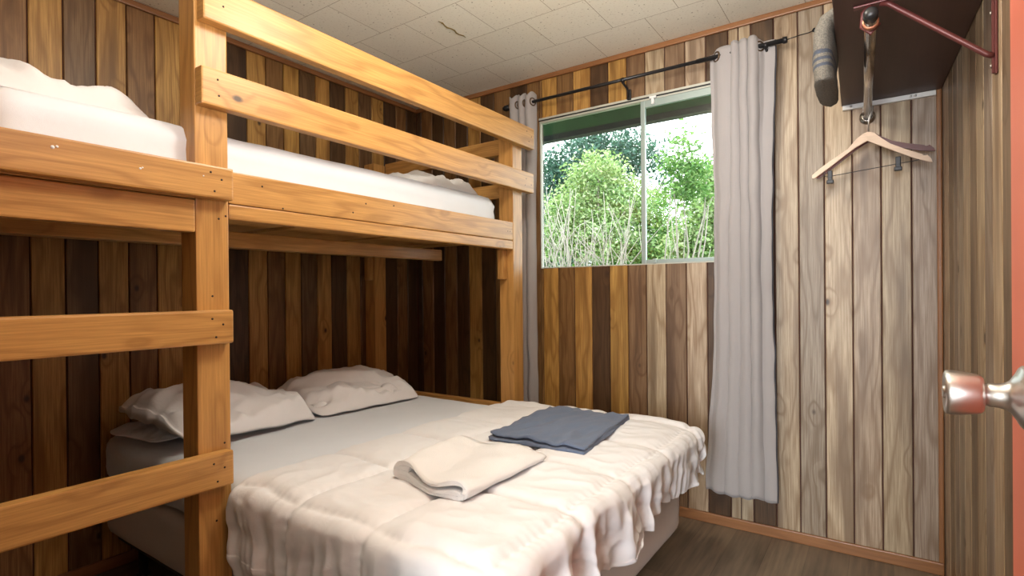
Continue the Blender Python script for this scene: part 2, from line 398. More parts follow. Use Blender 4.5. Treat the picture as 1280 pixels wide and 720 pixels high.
def wall_panel(name, pt, nrm, edges, tones, z0, z1, hole=None, depth=0.12):
    bm = bmesh.new(); bm.loops.layers.uv.verify(); bm.loops.layers.float_color.new('tone')
    for (a, b), tn in zip(zip(edges, edges[1:]), tones):
        col = jitter(tn)
        if hole and b > hole[0]+1e-4 and a < hole[1]-1e-4:
            # split the board at the sides of the opening
            cuts = [a] + [h for h in hole[:2] if a < h < b] + [b]
            for p, q in zip(cuts, cuts[1:]):
                mid = (p+q)/2
                if hole[0] < mid < hole[1]:
                    board(bm, pt, p, q, z0, hole[2], nrm, col); board(bm, pt, p, q, hole[3], z1, nrm, col)
                else: board(bm, pt, p, q, z0, z1, nrm, col)
        else: board(bm, pt, a, b, z0, z1, nrm, col)
    # solid wall behind the boards
    nv = Vector((nrm[0], nrm[1], 0)); ft = []
    def slab(s0, s1, za, zb):
        n0 = len(bm.faces); q = []
        for h in (-0.009, -depth):
            for s, z in ((s0, za), (s1, za), (s1, zb), (s0, zb)): q.append(bm.verts.new(Vector((*pt(s), z)) + nv*h))
        for idx in ((0, 1, 2, 3), (4, 5, 6, 7), (0, 1, 5, 4), (1, 2, 6, 5), (2, 3, 7, 6), (3, 0, 4, 7)): ft.append(bm.faces.new([q[i] for i in idx]))
    e0, e1 = edges[0]-0.12, edges[-1]+0.12
    if hole:
        slab(e0, hole[0], z0, z1); slab(hole[1], e1, z0, z1); slab(hole[0], hole[1], z0, hole[2]); slab(hole[0], hole[1], hole[3], z1)
    else: slab(e0, e1, z0, z1)
    for f in ft: f.material_index = 1
    bmesh.ops.recalc_face_normals(bm, faces=bm.faces)
    o = finish(name, bm, MAT['panel']); o.data.materials.append(MAT['groove']); return struct(o)
WIN = (-1.672, -0.56, 1.262, 2.150)
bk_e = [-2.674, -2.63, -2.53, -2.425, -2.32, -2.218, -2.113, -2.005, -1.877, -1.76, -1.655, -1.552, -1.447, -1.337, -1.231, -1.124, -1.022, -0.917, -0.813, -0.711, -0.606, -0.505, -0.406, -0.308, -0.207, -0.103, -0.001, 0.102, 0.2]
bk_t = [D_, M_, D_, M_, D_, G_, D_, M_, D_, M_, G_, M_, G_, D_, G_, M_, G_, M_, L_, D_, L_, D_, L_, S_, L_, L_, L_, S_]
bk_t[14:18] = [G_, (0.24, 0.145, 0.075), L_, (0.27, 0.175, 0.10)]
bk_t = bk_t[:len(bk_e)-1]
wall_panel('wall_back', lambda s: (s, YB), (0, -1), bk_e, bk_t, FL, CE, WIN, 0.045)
lf_e = [0.1, 0.13, 0.235, 0.34, 0.445, 0.55, 0.658, 0.766, 0.875, 0.985, 1.095, 1.2, 1.305, 1.41, 1.517, 1.622, 1.723, 1.821, 1.925, 2.023, 2.133, 2.236, 2.338, 2.439, 2.545, 2.64, 2.74]
lf_t = [M_, G_, D_, G_, D_, M_, G_, (0.21, 0.125, 0.06), G_, M_, G_, D_, G_, D_, G_, M_, G_, (0.22, 0.13, 0.06), G_, D_, G_, (0.21, 0.12, 0.055), G_, D_, M_, D_]
wall_panel('wall_left', lambda s: (XL, s), (1, 0), lf_e, lf_t, FL, CE)
rt_e = [0.1+0.1035*i for i in range(26)] + [2.74]
N_ = (0.27, 0.195, 0.125)
rt_t = [(L_, S_, L_, N_, L_, S_, S_, N_)[i % 8] for i in range(26)]  # paler, greyer tones carry this wall's neutral light in the board colour
wall_panel('wall_right', lambda s: (rx(s), s), (-1, 0), rt_e, rt_t, FL, CE)
def shell(name, boxes, mat):
    bm = bmesh.new()
    for lo, hi in boxes: box_bm(bm, lo, hi)
    return struct(finish(name, bm, MAT[mat]))
# near wall with the doorway the photograph is taken through, and the hall behind it
nw = shell('wall_front', [((XL-0.12, YN-0.12, FL), (-0.66, YN, CE)), ((0.19, YN-0.12, FL), (0.45, YN, CE)), ((-0.66, YN-0.12, 2.03), (0.19, YN, CE))], 'brown_wall')
shell('wall_hall', [((-1.4, -4.6, FL), (-1.3, YN-0.12, CE)), ((0.9, -4.6, FL), (1.0, YN-0.12, CE)), ((-1.4, -4.7, FL), (1.0, -4.6, CE))], 'plaster')
shell('floor', [((XL-0.12, -4.7, FL-0.1), (1.0, YB+0.12, FL))], 'floor')
shell('ceiling', [((XL-0.12, -4.7, CE), (1.0, YB+0.12, CE+0.1))], 'ceiling')

def trim(name, lo, hi, axis, bev=0.005): return struct(lumber(name, lo, hi, axis, None, 'trim', bev))
trim('trim_1', (XL, YB-0.016, CE-0.028), (XR, YB-0.0005, CE-0.0005), 0)
trim('trim_2', (XL+0.0005, 0.1, CE-0.028), (XL+0.016, YB-0.017, CE-0.0005), 1)
trim('trim_3', (XR-0.018, YB-0.016, FL+0.05), (XR-0.0005, YB-0.0005, CE-0.028), 2)
trim('baseboard_back', (XL+0.02, YB-0.014, FL), (XR-0.001, YB-0.0005, FL+0.05), 0)
trim('baseboard_left', (XL+0.0005, 0.1, FL), (XL+0.014, YB-0.015, FL+0.05), 1)
# torn strip on one ceiling tile joint
bm = bmesh.new(); tube_bm(bm, [(-1.712+0.006*math.sin(k*1.7), 1.905+0.2*k/9, CE-0.001) for k in range(10)], [0.001, 0.004, 0.003, 0.004, 0.003, 0.004, 0.004, 0.003, 0.003, 0.001], 6)
o = finish('ceiling_tile_crack', bm, plain('torn_tile_edge', (0.17, 0.115, 0.03), 0.9)); tag(o, 'torn brown crack along one ceiling tile joint', 'crack')

# window
wn = struct(bpy.data.objects.new('window_1', None)); COL.objects.link(wn); wn.location = (WIN[0], YB, WIN[2])
x0, x1, z0, z1 = WIN
def fbox(name, boxes, mat, bev=0.002):
    bm = bmesh.new()
    for lo, hi in boxes: box_bm(bm, lo, hi, bev)
    return finish(name, bm, MAT[mat], wn)
fbox('window_frame', [((x0, YB-0.006, z1-0.012), (x1, YB+0.04, z1)), ((x0, YB+0.002, z1-0.026), (x1, YB+0.04, z1-0.0125)), ((x0, YB+0.004, z0), (x0+0.006, YB+0.03, z1-0.026)), ((x1-0.012, YB, z0), (x1, YB+0.04, z1-0.026)), ((x0+0.006, YB-0.002, z0), (x1-0.012, YB+0.04, z0+0.006))], 'frame')
fbox('track_gap', [((x0, YB-0.0065, z1-0.017), (x1, YB+0.004, z1-0.0125))], 'black_metal', 0)
fbox('sash', [((-1.048, YB+0.004, z0+0.006), (-1.024, YB+0.022, z1-0.026)), ((-1.024, YB+0.004, z0+0.006), (x1-0.012, YB+0.022, z0+0.026)), ((-1.024, YB+0.004, z1-0.062), (x1-0.012, YB+0.022, z1-0.026)), ((x1-0.032, YB+0.004, z0+0.026), (x1-0.012, YB+0.022, z1-0.062))], 'alu')
fbox('pane', [((x0+0.006, YB+0.026, z0+0.006), (-1.03, YB+0.029, z1-0.026))], 'glass', 0)
fbox('pane', [((-1.024, YB+0.011, z0+0.026), (x1-0.032, YB+0.014, z1-0.062))], 'glass', 0)
fbox('latch', [((-0.995, YB-0.012, z1-0.026), (-0.958, YB+0.004, z1-0.014)), ((-0.984, YB-0.012, z1-0.055), (-0.969, YB+0.003, z1-0.026))], 'white_paint')
fbox('latch', [((-0.985, YB-0.006, z0+0.0065), (-0.965, YB+0.003, z0+0.03))], 'alu')

# roof overhang beyond the window
shell('trim_4', [((-5.5, YB+0.13, 2.42), (2.0, 3.60, 2.45))], 'eave')
shell('trim_5', [((-5.5, 3.52, 2.302), (2.0, 3.58, 2.419))], 'eave')
shell('trim_6', [((-5.5, 3.515, 2.262), (2.0, 3.585, 2.3015))], 'fascia')
shell('ground', [((-30, YB+0.3, -0.6), (20, 40, -0.45))], 'ground')

# door, standing open along the right-hand wall
DX, DY = 0.152, 1.036
dr = struct(bpy.data.objects.new('door_1', None)); COL.objects.link(dr); dr.location = (DX, 0.2, FL)
bm = bmesh.new(); box_bm(bm, (DX, 0.235, FL+0.012), (DX+0.04, DY, 2.0), 0.002); finish('door_panel', bm, MAT['door_red'], dr)
kz, ky = 0.982, DY-0.092
hs = finish('door_knob', (lambda b: (lathe_bm(b, [(0.0419, 0.0000), (0.0420, 0.0223), (0.0442, 0.0249), (0.0478, 0.0265), (0.0644, 0.0292), (0.0764, 0.0300), (0.0810, 0.0292), (0.0828, 0.0265), (0.0828, 0.0233), (0.0791, 0.0138), (0.0782, 0.0090), (0.0837, 0.0085), (0.0846, 0.0069), (0.0846, 0.0000)], (DX, ky, kz), (-1, 0, 0), 40), bmesh.ops.recalc_face_normals(b, faces=b.faces), b)[2])(bmesh.new()), MAT['steel'], dr)
lathe('knob_rose', [(0.0005, 0.0000), (0.0005, 0.0408), (0.0028, 0.0408), (0.0055, 0.0382), (0.0092, 0.0307), (0.0147, 0.0217), (0.0202, 0.0173), (0.0276, 0.0157), (0.0368, 0.0154), (0.0382, 0.0138), (0.0423, 0.0138), (0.0423, 0.0000)], (DX, ky, kz), (-1, 0, 0), 'steel', dr, 40)
bm = bmesh.new(); box_bm(bm, (DX+0.008, DY-0.0005, kz-0.03), (DX+0.032, DY+0.0015, kz+0.03)); finish('latch_plate', bm, MAT['steel'], dr)

# ------------------------------------------------------------------ bunk bed
XF = -1.554            # front face of guard rails and ladder rungs
XP = -1.592            # front face of posts and side rails
bunk = thing('bunk_bed', (XP, 1.3, FL), 'tall orange pine bunk bed with ladder rungs and two guard rails', 'bunk bed')
W = 0.089
def screws(parent, spots, x):
    for (y, z) in spots:
        lathe('screw', [(0.0007, 0.0), (0.0007, 0.0030), (-0.002, 0.0032)], (x, y, z), (1, 0, 0), 'screw', parent, 10)
post_a = lumber('post', (XP-W, 0.751, FL), (XP, 0.844, 2.03), 2, bunk, bev=0.004)
screws(post_a, [(0.815, 1.345), (0.835, 1.355), (0.795, 1.12), (0.825, 0.69), (0.80, 0.47), (0.83, 0.46)], XP)
lumber('post', (XP-W, 2.336, FL), (XP, 2.425, 1.995), 2, bunk, bev=0.004)
lumber('post', (XL+0.012, 2.262, FL), (XL+0.012+W, 2.351, 1.925), 2, bunk, bev=0.004)
lumber('post', (XP-W, 0.225, FL), (XP, 0.316, 2.03), 2, bunk, bev=0.004)
lumber('post', (XL+0.012, 0.225, FL), (XL+0.012+W, 0.316, 1.925), 2, bunk, bev=0.004)
g = lumber('guard_rail', (XP+0.0005, 0.759, 1.897), (XF, 2.494, 2.008), 1, bunk); screws(g, [(2.42, 1.98), (2.44, 1.93), (2.465, 1.96), (0.80, 1.98), (0.815, 1.95)], XF)
g = lumber('guard_rail', (XP+0.0005, 0.752, 1.658), (XF, 2.485, 1.764), 1, bunk); screws(g, [(2.41, 1.725), (2.40, 1.69), (2.46, 1.70), (0.797, 1.735), (0.80, 1.69)], XF)
for zt, zb, ex in ((1.489, 1.397, 0.840), (1.080, 0.984, 0.836), (0.674, 0.575, 0.832)):
    rg = lumber('ladder_rung', (XP+0.0005, 0.205, zb), (XF, ex, zt), 1, bunk, bev=0.006)
    if zt > 1.4:
        for fy, fz, fr in ((0.424, zb+0.066, 0.0042), (0.432, zb+0.069, 0.003), (0.60, zb+0.050, 0.003), (0.605, zb+0.053, 0.002), (0.755, zb+0.058, 0.002)):
            lathe('paint_fleck', [(0.0006, 0.0), (0.0006, fr), (-0.001, fr)], (XF, fy, fz), (1, 0, 0), 'white_paint', rg, 7)
    screws(rg, [(0.805, zb+0.055), (0.775, zb+0.072), (0.785, zb+0.02)], XF)
sr = lumber('side_rail', (XP-0.038, 0.8445, 1.394), (XP, 2.3355, 1.490), 1, bunk); screws(sr, [(2.29, 1.44), (2.31, 1.44), (0.95, 1.46), (1.02, 1.40), (1.30, 1.42), (1.36, 1.46), (1.50, 1.47)], XP)
lumber('side_rail', (XP-0.038, 0.3165, 1.394), (XP, 0.7505, 1.490), 1, bunk)
lumber('ledger', (XP-0.038, 0.8445, 1.347), (XP, 2.3355, 1.3925), 1, bunk)
lumber('ledger', (XP-0.038, 0.3165, 1.30), (XP, 0.7505, 1.3925), 1, bunk)
lumber('side_rail', (XL+0.012, 0.3165, 1.394), (XL+0.050, 2.2615, 1.490), 1, bunk)
lumber('ledger', (XL+0.050, 0.3165, 1.347), (XL+0.090, 2.2615, 1.3925), 1, bunk)
lumber('end_rail', (XL+0.1015, 2.352, 1.856), (XP-W-0.0005, 2.390, 1.940), 0, bunk, rot=('Y', -0.010))
lumber('end_rail', (XL+0.1015, 2.352, 1.628), (XP-W-0.0005, 2.390, 1.705), 0, bunk)
lumber('end_rail', (XL+0.1015, 2.352, 1.394), (XP-W-0.0005, 2.390, 1.49), 0, bunk)
lumber('end_rail', (XL+0.1015, 2.3425, 0.395), (XP-W-0.0005, 2.3805, 0.530), 0, bunk)
lumber('end_rail', (XL+0.1015, 0.24, 1.394), (XP-W-0.0005, 0.278, 1.49), 0, bunk)
lumber('center_beam', (-2.088, 0.32, 1.305), (-2.05, 2.296, 1.366), 1, bunk)
lumber('block', (XP-0.076, 2.2975, 1.192), (XP-0.0385, 2.3355, 1.346), 2, bunk)
lumber('block', (XL+0.0515, 2.222, 1.205), (XL+0.0895, 2.261, 1.346), 2, bunk)
ys = [0.32, 0.755, 0.79, 1.265, 1.315, 1.78, 1.815, 2.225, 2.262, 2.30]
for a, b in zip(ys[0::2], ys[1::2]):
    lumber('slat', (XL+0.052, a, 1.3935), (XP-0.0385, b, 1.412), 0, bunk, bev=0.002)

def ripple(sx, amp):
    return lambda p, n: amp*fbm(p.x*5, p.y*5, p.z*14) + (amp*0.8*math.sin(p.z*110+2.0*nz(p.y*2.5, 1.3)) if abs(n.x) > 0.6 else 0)
mt = soft_box('mattress', (XL+0.052, 0.325, 1.415), (-1.642, 2.280, 1.618), 0.055, 'sheet', None, 0.025, ripple(0, 0.004))
tag(mt, 'thin mattress in a white fitted sheet on the upper bunk', 'mattress')

# ------------------------------------------------------------------ pillows
def ridge(x, y, z=0.0): return 1-2*min(0.5, abs(nz(x, y, z)))
def pillow(name, c, lx, ly, h, rotz, label, tilt=(0, 0), floor_z=None, seed=0.0, cut=0.45, blunt=0, rough=1.0):
    """stuffed pillowcase; floor_z: the surface it lies on; blunt = +1/-1: the end (in its own Y) that is a full, open pillowcase end"""
    N = 64; bm = bmesh.new(); R = Matrix.Rotation(rotz, 3, 'Z') @ Matrix.Rotation(tilt[1], 3, 'Y') @ Matrix.Rotation(tilt[0], 3, 'X')
    grids = []
    for side in (1, -1):
        G = []
        for i in range(N+1):
            row = []
            for j in range(N+1):
                u = math.sin((i/N-0.5)*PI*0.98)/math.sin(0.49*PI); v = math.sin((j/N-0.5)*PI*0.98)/math.sin(0.49*PI)
                x = u*lx/2*(1-0.02*(1-v*v)-0.09*v**8); y = v*ly/2*(1-0.03*(1-u*u)-0.09*u**8)
                ev = max(0.0, 1-abs(v)**2.6)
                if blunt and v*blunt > 0: ev = max(0.16, 1-abs(v)**5)
                e = max(0.0, 1-abs(u)**2.6)*ev
                z = h/2*e**0.5*(1.0 if side > 0 else cut)
                k = sstep(0, 0.3, e)
                fold = 0.034*(ridge(x*4.2+seed+0.5*y, y*3.2-x*2, seed)-0.62) + 0.018*(ridge(x*9-4*y+seed, y*7+3*x, 3+seed)-0.6) + 0.012*fbm(x*4+seed, y*4, side)
                gather = 0.016*(ridge(math.atan2(v, u)*4.0, seed, 1.0)-0.55)*sstep(0.75, 0.15, e)
                z += 1.45*rough*(fold + gather)*side*k
                p = R @ Vector((x + 0.012*nz(y*7, seed), y+0.014*nz(x*7, seed+4), z + 0.010*nz(x*8, y*8, seed)*(1-k))) + Vector(c)
                if floor_z is not None and p.z < floor_z + 0.002: p.z = floor_z + 0.002
                row.append(bm.verts.new(p))
            G.append(row)
        grids.append(G)
        for i in range(N):
            for j in range(N):
                q = (G[i][j], G[i+1][j], G[i+1][j+1], G[i][j+1]); bm.faces.new(q if side > 0 else q[::-1]).smooth = True
    if blunt:
        j = N if blunt > 0 else 0; A, B = grids
        for i in range(N): bm.faces.new((A[i][j], A[i+1][j], B[i+1][j], B[i][j])).smooth = True
    bmesh.ops.remove_doubles(bm, verts=bm.verts, dist=1e-4); bmesh.ops.recalc_face_normals(bm, faces=bm.faces)
    o = finish(name, bm, MAT['pillow'], None, True)
    return tag(o, label, 'pillow')
BT = 0.562      # top of the lower mattress
pillow('pillow', (-2.27, 1.17, BT+0.060), 0.50, 0.63, 0.24, 0.10, 'wrinkled white pillow on the lower bed, behind the ladder post', floor_z=BT, seed=1.0, tilt=(-0.07, 0.13), blunt=-1)
pillow('pillow', (-2.27, 1.815, BT+0.045), 0.46, 0.62, 0.20, -0.08, 'white pillow on the lower bed, nearer the window wall', floor_z=BT, seed=5.0, tilt=(0.0, 0.15))
pillow('pillow', (-2.37, 1.10, BT+0.026), 0.36, 0.50, 0.06, 0.1, 'flat folded white pillow squashed under the wrinkled one', floor_z=BT, seed=9.0, rough=0.5)
pillow('pillow', (-1.985, 2.04, 1.618+0.006), 0.54, 0.42, 0.22, 0.05, 'white pillow at the window end of the upper bunk', floor_z=1.619, seed=13.0, cut=0.15)
pillow('pillow', (-1.985, 0.44, 1.618+0.008), 0.50, 0.58, 0.185, 0.0, 'white pillow at the ladder end of the upper bunk', floor_z=1.619, seed=17.0, blunt=1)

# ------------------------------------------------------------------ lower bed
bf = thing('bed_frame', (-1.6, 1.5, FL), 'dark metal bed frame under the lower box spring', 'bed frame')
bm = bmesh.new()
for lo, hi in (((-2.58, 0.90, 0.13), (-0.80, 0.935, 0.158)), ((-2.58, 2.11, 0.13), (-0.80, 2.145, 0.158)), ((-2.58, 0.935, 0.13), (-2.545, 2.11, 0.158)), ((-0.835, 0.935, 0.13), (-0.80, 2.11, 0.158))): box_bm(bm, lo, hi, 0.003)
finish('frame_rail', bm, MAT['black_metal'], bf)
for x in (-2.5, -0.95):
    for y in (0.96, 2.08): lathe('leg', [(0, 0.0), (0, 0.024), (0.01, 0.025), (0.012, 0.017), (0.149, 0.017), (0.149, 0)], (x, y, FL), (0, 0, 1), 'black_metal', bf, 14)
bx = soft_box('box_spring', (-2.60, 0.862, 0.166), (-0.672, 2.175, 0.362), 0.028, 'box', None, 0.03, lambda p, n: 0.004*fbm(p.x*3, p.y*3, p.z*8))
tag(bx, 'taupe covered box spring showing below the comforter', 'box spring')
mt = soft_box('mattress', (-2.62, 0.860, 0.370), (-0.682, 2.200, BT), 0.06, 'sheet', None, 0.03, lambda p, n: 0.004*fbm(p.x*4, p.y*4, p.z*9)+0.003*math.sin(p.x*40+9*p.z+3*nz(p.x*3, p.z*5))*(1 if n.y < -0.5 else 0))
tag(mt, 'wide mattress in a white fitted sheet on the lower bed', 'mattress')

# comforter
CX0, CX1, CY0, CY1, CZ = -1.565, -0.655, 0.872, 2.205, BT+0.008
DN, DF, DB = 0.27, 0.195, 0.10              # overhang at the near side, the foot and the back
xs_ = [-1.565, -1.27, -0.985, -0.648]; ys_ = [0.858, 1.178, 1.49, 1.82, 2.16]
def c_base(a, b):
    ox = max(0.0, a-CX1); oy = (b-CY1) if b > CY1 else ((b-CY0) if b < CY0 else 0.0)
    x = min(a, CX1); y = min(max(b, CY0), CY1); l = math.hypot(ox, oy)
    if l < 1e-9: return Vector((x, y, CZ)), l, 0.0
    d = (ox/l, oy/l); R = 0.036
    q = l/R
    if q < PI/2: h, v = R*math.sin(q), R*(1-math.cos(q))
    else: h, v = R, R + (l - R*PI/2)
    h += 0.014*math.sin(min(1, l/0.20)*PI)
    return Vector((x+d[0]*h, y+d[1]*h, CZ-v)), l, math.atan2(oy, ox)
def c_fn(u, v):
    la = CX1-CX0+DF; lb = CY1-CY0+DN+DB
    a = CX0 + la*u; b = CY0-DN + lb*v
    # uneven head edge and hems
    if u < 0.06: a += 0.012*nz(b*6, 2.2)*(1-u/0.06)
    t_edge = b
    if a > CX1: a = CX1 + (a-CX1)*(1+0.20*nz(b*3.2, 7.0)+0.10*nz(b*9, 1.0))
    if b < CY0: b = CY0 - (CY0-b)*(1+0.10*nz(a*3.5, 4.0)+0.05*nz(a*11, 3.0))
    P, l, th = c_base(a, b); e = 1e-3
    A = c_base(a+e, b)[0]-P; B = c_base(a, b+e)[0]-P; n = A.cross(B)
    n = n.normalized() if n.length > 1e-12 else Vector((0, 0, 1))
    dx = min(abs(a+0.010*nz(b*9, 0.5)-s) for s in xs_); dy = min(abs(b+0.012*nz(a*9, 8.5)-s) for s in ys_)
    puff = (1-math.exp(-dx/0.015))*(1-math.exp(-dy/0.015))
    h = 0.021*puff*(1-0.4*sstep(0.02, 0.1, l))
    # little puckers beside the stitching, soft creases elsewhere
    h += 0.0016*math.sin(b*210+6*nz(a*8, b*8))*math.exp(-dx/0.010) + 0.0016*math.sin(a*210+6*nz(a*8, b*8, 3))*math.exp(-dy/0.010)
    if l <= 0.05:
        h += 0.005*(ridge(a*4+2*b, b*4-a*5, 1.0)-0.65)*puff + 0.004*(ridge(a*9+7*b, b*13-a*5, 5.0)-0.6)*puff + 0.006*nz(a*4, b*4, 2.0)
        h += 0.005*(ridge(a*9, (b-CY0)*2.5, 4.0)-0.6)*sstep(CY0+0.25, CY0, b)          # creases running in from the near edge
    # gathers of the hanging drop
    if l > 0.0:
        k = sstep(0.02, 0.13, l); side = a <= CX1
        s = (b if a > CX1 else 0) + (a if (b < CY0 or b > CY1) else 0)
        s += 0.25*l*nz(s*3.0, 6.0) + 0.02*nz(s*8, l*6, 9.0)
        amp = 0.60 if side else 1.0
        r1 = ridge(s*7.5, l*1.6, 2.0)-0.6; r2 = ridge(s*16+0.5, l*3.0, 5.0)-0.6; r3 = nz(s*26, l*9, 3.0)
        h += k*amp*(0.036*r1 + 0.019*r2 + 0.006*r3 + 0.016*nz(s*6+6*l, l*11, 8.0) + 0.008*(ridge(s*9+14*l, l*12-s*5, 3.0)-0.6))
        if not side: h += 0.018*math.exp(-l/0.03)*(ridge(s*13, 1.5)-0.6)*k
        h += 0.016*sstep(0.13, 0.21, l)*(1-sstep(0.21, 0.27, l)) + 0.012*sstep(0.1, 0.2, l)*nz(s*9, 0.7)
    return P + n*h
cf = grid_obj('comforter', c_fn, 190, 270, MAT['comforter'], None, None, 0.012, 1)
tag(cf, 'white quilted comforter with ruffled drop over the foot of the lower bed', 'comforter')

# ------------------------------------------------------------------ folded towels
def ribbon(path, t):
    """closed outline of a strip of thickness t around a 2D path"""
    n = len(path); Lf, Rt = [], []
    for i, p in enumerate(path):
        a = path[max(i-1, 0)]; b = path[min(i+1, n-1)]; dx, dy = b[0]-a[0], b[1]-a[1]; m = math.hypot(dx, dy) or 1; nx, ny = -dy/m, dx/m
        Lf.append((p[0]+nx*t/2, p[1]+ny*t/2)); Rt.append((p[0]-nx*t/2, p[1]-ny*t/2))
    return Lf + Rt[::-1]
def line(a, b, n): return [(a[0]+(b[0]-a[0])*k/n, a[1]+(b[1]-a[1])*k/n) for k in range(n)]
def arc(c, r, a0, a1, n): return [(c[0]+r*math.cos(a0+(a1-a0)*k/n), c[1]+r*math.sin(a0+(a1-a0)*k/n)) for k in range(n+1)]
def folded(name, quad, zbase, path, t, matn, nt, warp, label, cat):
    """path in (s metres along quad edge 0-1, height); extruded from edge 0-1 towards edge 3-2"""
    q = [Vector((*p, 0)) for p in quad]; W0 = (q[1]-q[0]).length; out = ribbon(path, t); bm = bmesh.new(); rows = []
    for k in range(nt+1):
        v = k/nt; row = []
        for s, z in out:
            u = s/W0; u2 = u
            p = (q[0]*(1-u)+q[1]*u)*(1-v) + (q[3]*(1-u)+q[2]*u)*v
            dz, dp = warp(u, v, z); row.append(bm.verts.new(Vector((p.x, p.y, zbase+z)) + Vector((0, 0, dz)) + dp))
        rows.append(row)
    m = len(out)
    for A, B in zip(rows, rows[1:]):
        for i in range(m): bm.faces.new((A[i], A[(i+1) % m], B[(i+1) % m], B[i])).smooth = True
    h = m//2
    for row in (rows[0], rows[-1]):
        for i in range(h-1): bm.faces.new((row[i], row[i+1], row[m-2-i], row[m-1-i]))
    bmesh.ops.recalc_face_normals(bm, faces=bm.faces)
    o = finish(name, bm, MAT[matn]); return tag(o, label, cat)
TZ = CZ + 0.020
def fold4(w, t, g=0.001):
    p = t+g; z = [t/2 + p*k for k in range(4)]
    pa = line((0.012, z[3]), (w-2.0*p, z[3]), 24) + arc((w-2.0*p, (z[0]+z[3])/2), 1.5*p, PI/2, -PI/2, 12) + line((w-2.0*p, z[0]), (p, z[0]), 24)[1:]
    pa += arc((p, (z[0]+z[1])/2), p/2, -PI/2, -3*PI/2, 8) + line((p, z[1]), (w-2.0*p, z[1]), 24)[1:] + arc((w-2.0*p, (z[1]+z[2])/2), p/2, -PI/2, PI/2, 6) + line((w-2.0*p, z[2]), (0.02, z[2]), 24)[1:]
    return pa
def towel_path(w, t):
    """folded in three with the left edge rolled over on itself"""
    p = t+0.0015; z = [t/2+p*k for k in range(4)]
    pa = arc((0.026, z[1]+p*0.55), 0.45*p, PI, -0.3*PI, 8)
    pa += line((0.034, z[1]), (w-2.2*p, z[1]), 22)[1:] + arc((w-2.2*p, (z[1]+z[2])/2), p/2, -PI/2, PI/2, 6) + line((w-2.2*p, z[2]), (0.022, z[2]), 22)[1:]
    pa += [(0.022, z[2])] + arc((0.020, (z[0]+z[3])/2), 1.5*p, PI/2*1.0, PI*1.0, 4)[1:0]
    return pa
def towel_outer(w, t):
    p = t+0.0012; z = [t/2+p*k for k in range(4)]
    pa = [(0.060, z[2]*0.98)] + line((0.045, z[2]), (0.030, z[2]), 4)
    pa += arc((0.024, (z[1]+z[2])/2), p/2, PI/2, 3*PI/2, 8) + line((0.024, z[1]), (w-2.3*p, z[1]), 22)[1:]
    pa += arc((w-2.3*p, (z[0]+z[1])/2), p/2, PI/2, -PI/2, 6) + line((w-2.3*p, z[0]), (0.024, z[0]), 22)[1:]
    pa += arc((0.024, (z[0]+z[3])/2), 1.5*p, -PI/2, -3*PI/2, 12) + line((0.024, z[3]), (w-2.3*p, z[3]), 22)[1:]
    pa += arc((w-2.3*p, (z[0]+z[3])/2), 1.5*p, PI/2, -PI/2, 12)[:-2]
    return pa
def w_towel(u, v, z):
    dz = -0.010*sstep(0.12, 0.45, u)*(z/0.04) + 0.004*math.sin(u*9+v*2)*(z/0.03) + 0.006*nz(u*4, v*4, 2.0)*(z/0.03) + 0.004*v*0
    dz *= 1.0
    return dz, Vector((0.006*nz(v*4, z*40), 0.010*math.sin(u*8)*(1-v) + 0.006*nz(u*5, z*60, v), 0))
folded('towel', [(-1.165, 1.085), (-0.868, 1.045), (-0.868, 1.455), (-1.195, 1.40)], TZ, towel_outer(0.30, 0.0118), 0.0118, 'towel', 22, w_towel, 'folded white terry towel lying on the comforter', 'towel')
def w_blue(u, v, z):
    k = z/0.03
    dz = k*(0.012*(ridge(u*2.5+v*1.5, v*5-u*2, 2.0)-0.6) + 0.007*(ridge(u*6+v*2, v*9-u*4, 6.0)-0.6) + 0.006*nz(u*3+1, v*3, 1.0) + 0.005*math.sin(v*17+u*6+3*nz(u*3, v*3))*sstep(0.5, 0.05, u) + 0.004*abs(nz(u*7, v*9, 4.0)))
    return dz, Vector((0.010*nz(u*4, z*90, 3.0)+0.006*v*0, 0.006*nz(v*5, z*60, 6.0), 0))
folded('folded_sheet', [(-1.175, 1.555), (-1.235, 2.105), (-0.865, 2.12), (-0.805, 1.575)], TZ, fold4(0.545, 0.0055, 0.0006), 0.0055, 'blue', 26, w_blue, 'folded slate blue cloth lying on the comforter near the window', 'folded cloth')

# ------------------------------------------------------------------ curtains and rod
RY, RZ = 2.655, 2.226
rod = thing('curtain_rod', (-1.1, RY, RZ), 'thin black metal curtain rod above the window', 'curtain rod')
lathe('rod', [(0, 0.0), (0, 0.0085), (1.10, 0.0085), (1.10, 0.0)], (-1.83, RY, RZ), (1, 0, 0), 'black_metal', rod, 16)
lathe('rod', [(0, 0.0), (0, 0.0108), (0.378, 0.0108), (0.378, 0.0)], (-0.73, RY, RZ), (1, 0, 0), 'black_metal', rod, 16)
lathe('finial', [(0, 0), (0, 0.0145), (0.012, 0.015), (0.018, 0.0135), (0.018, 0)], (-0.356, RY, RZ), (1, 0, 0), 'black_metal', rod, 18)
lathe('finial', [(0, 0), (0, 0.013), (0.01, 0.017), (0.028, 0.018), (0.045, 0.012), (0.05, 0)], (-1.825, RY, RZ), (-1, 0, 0), 'black_metal', rod, 18)
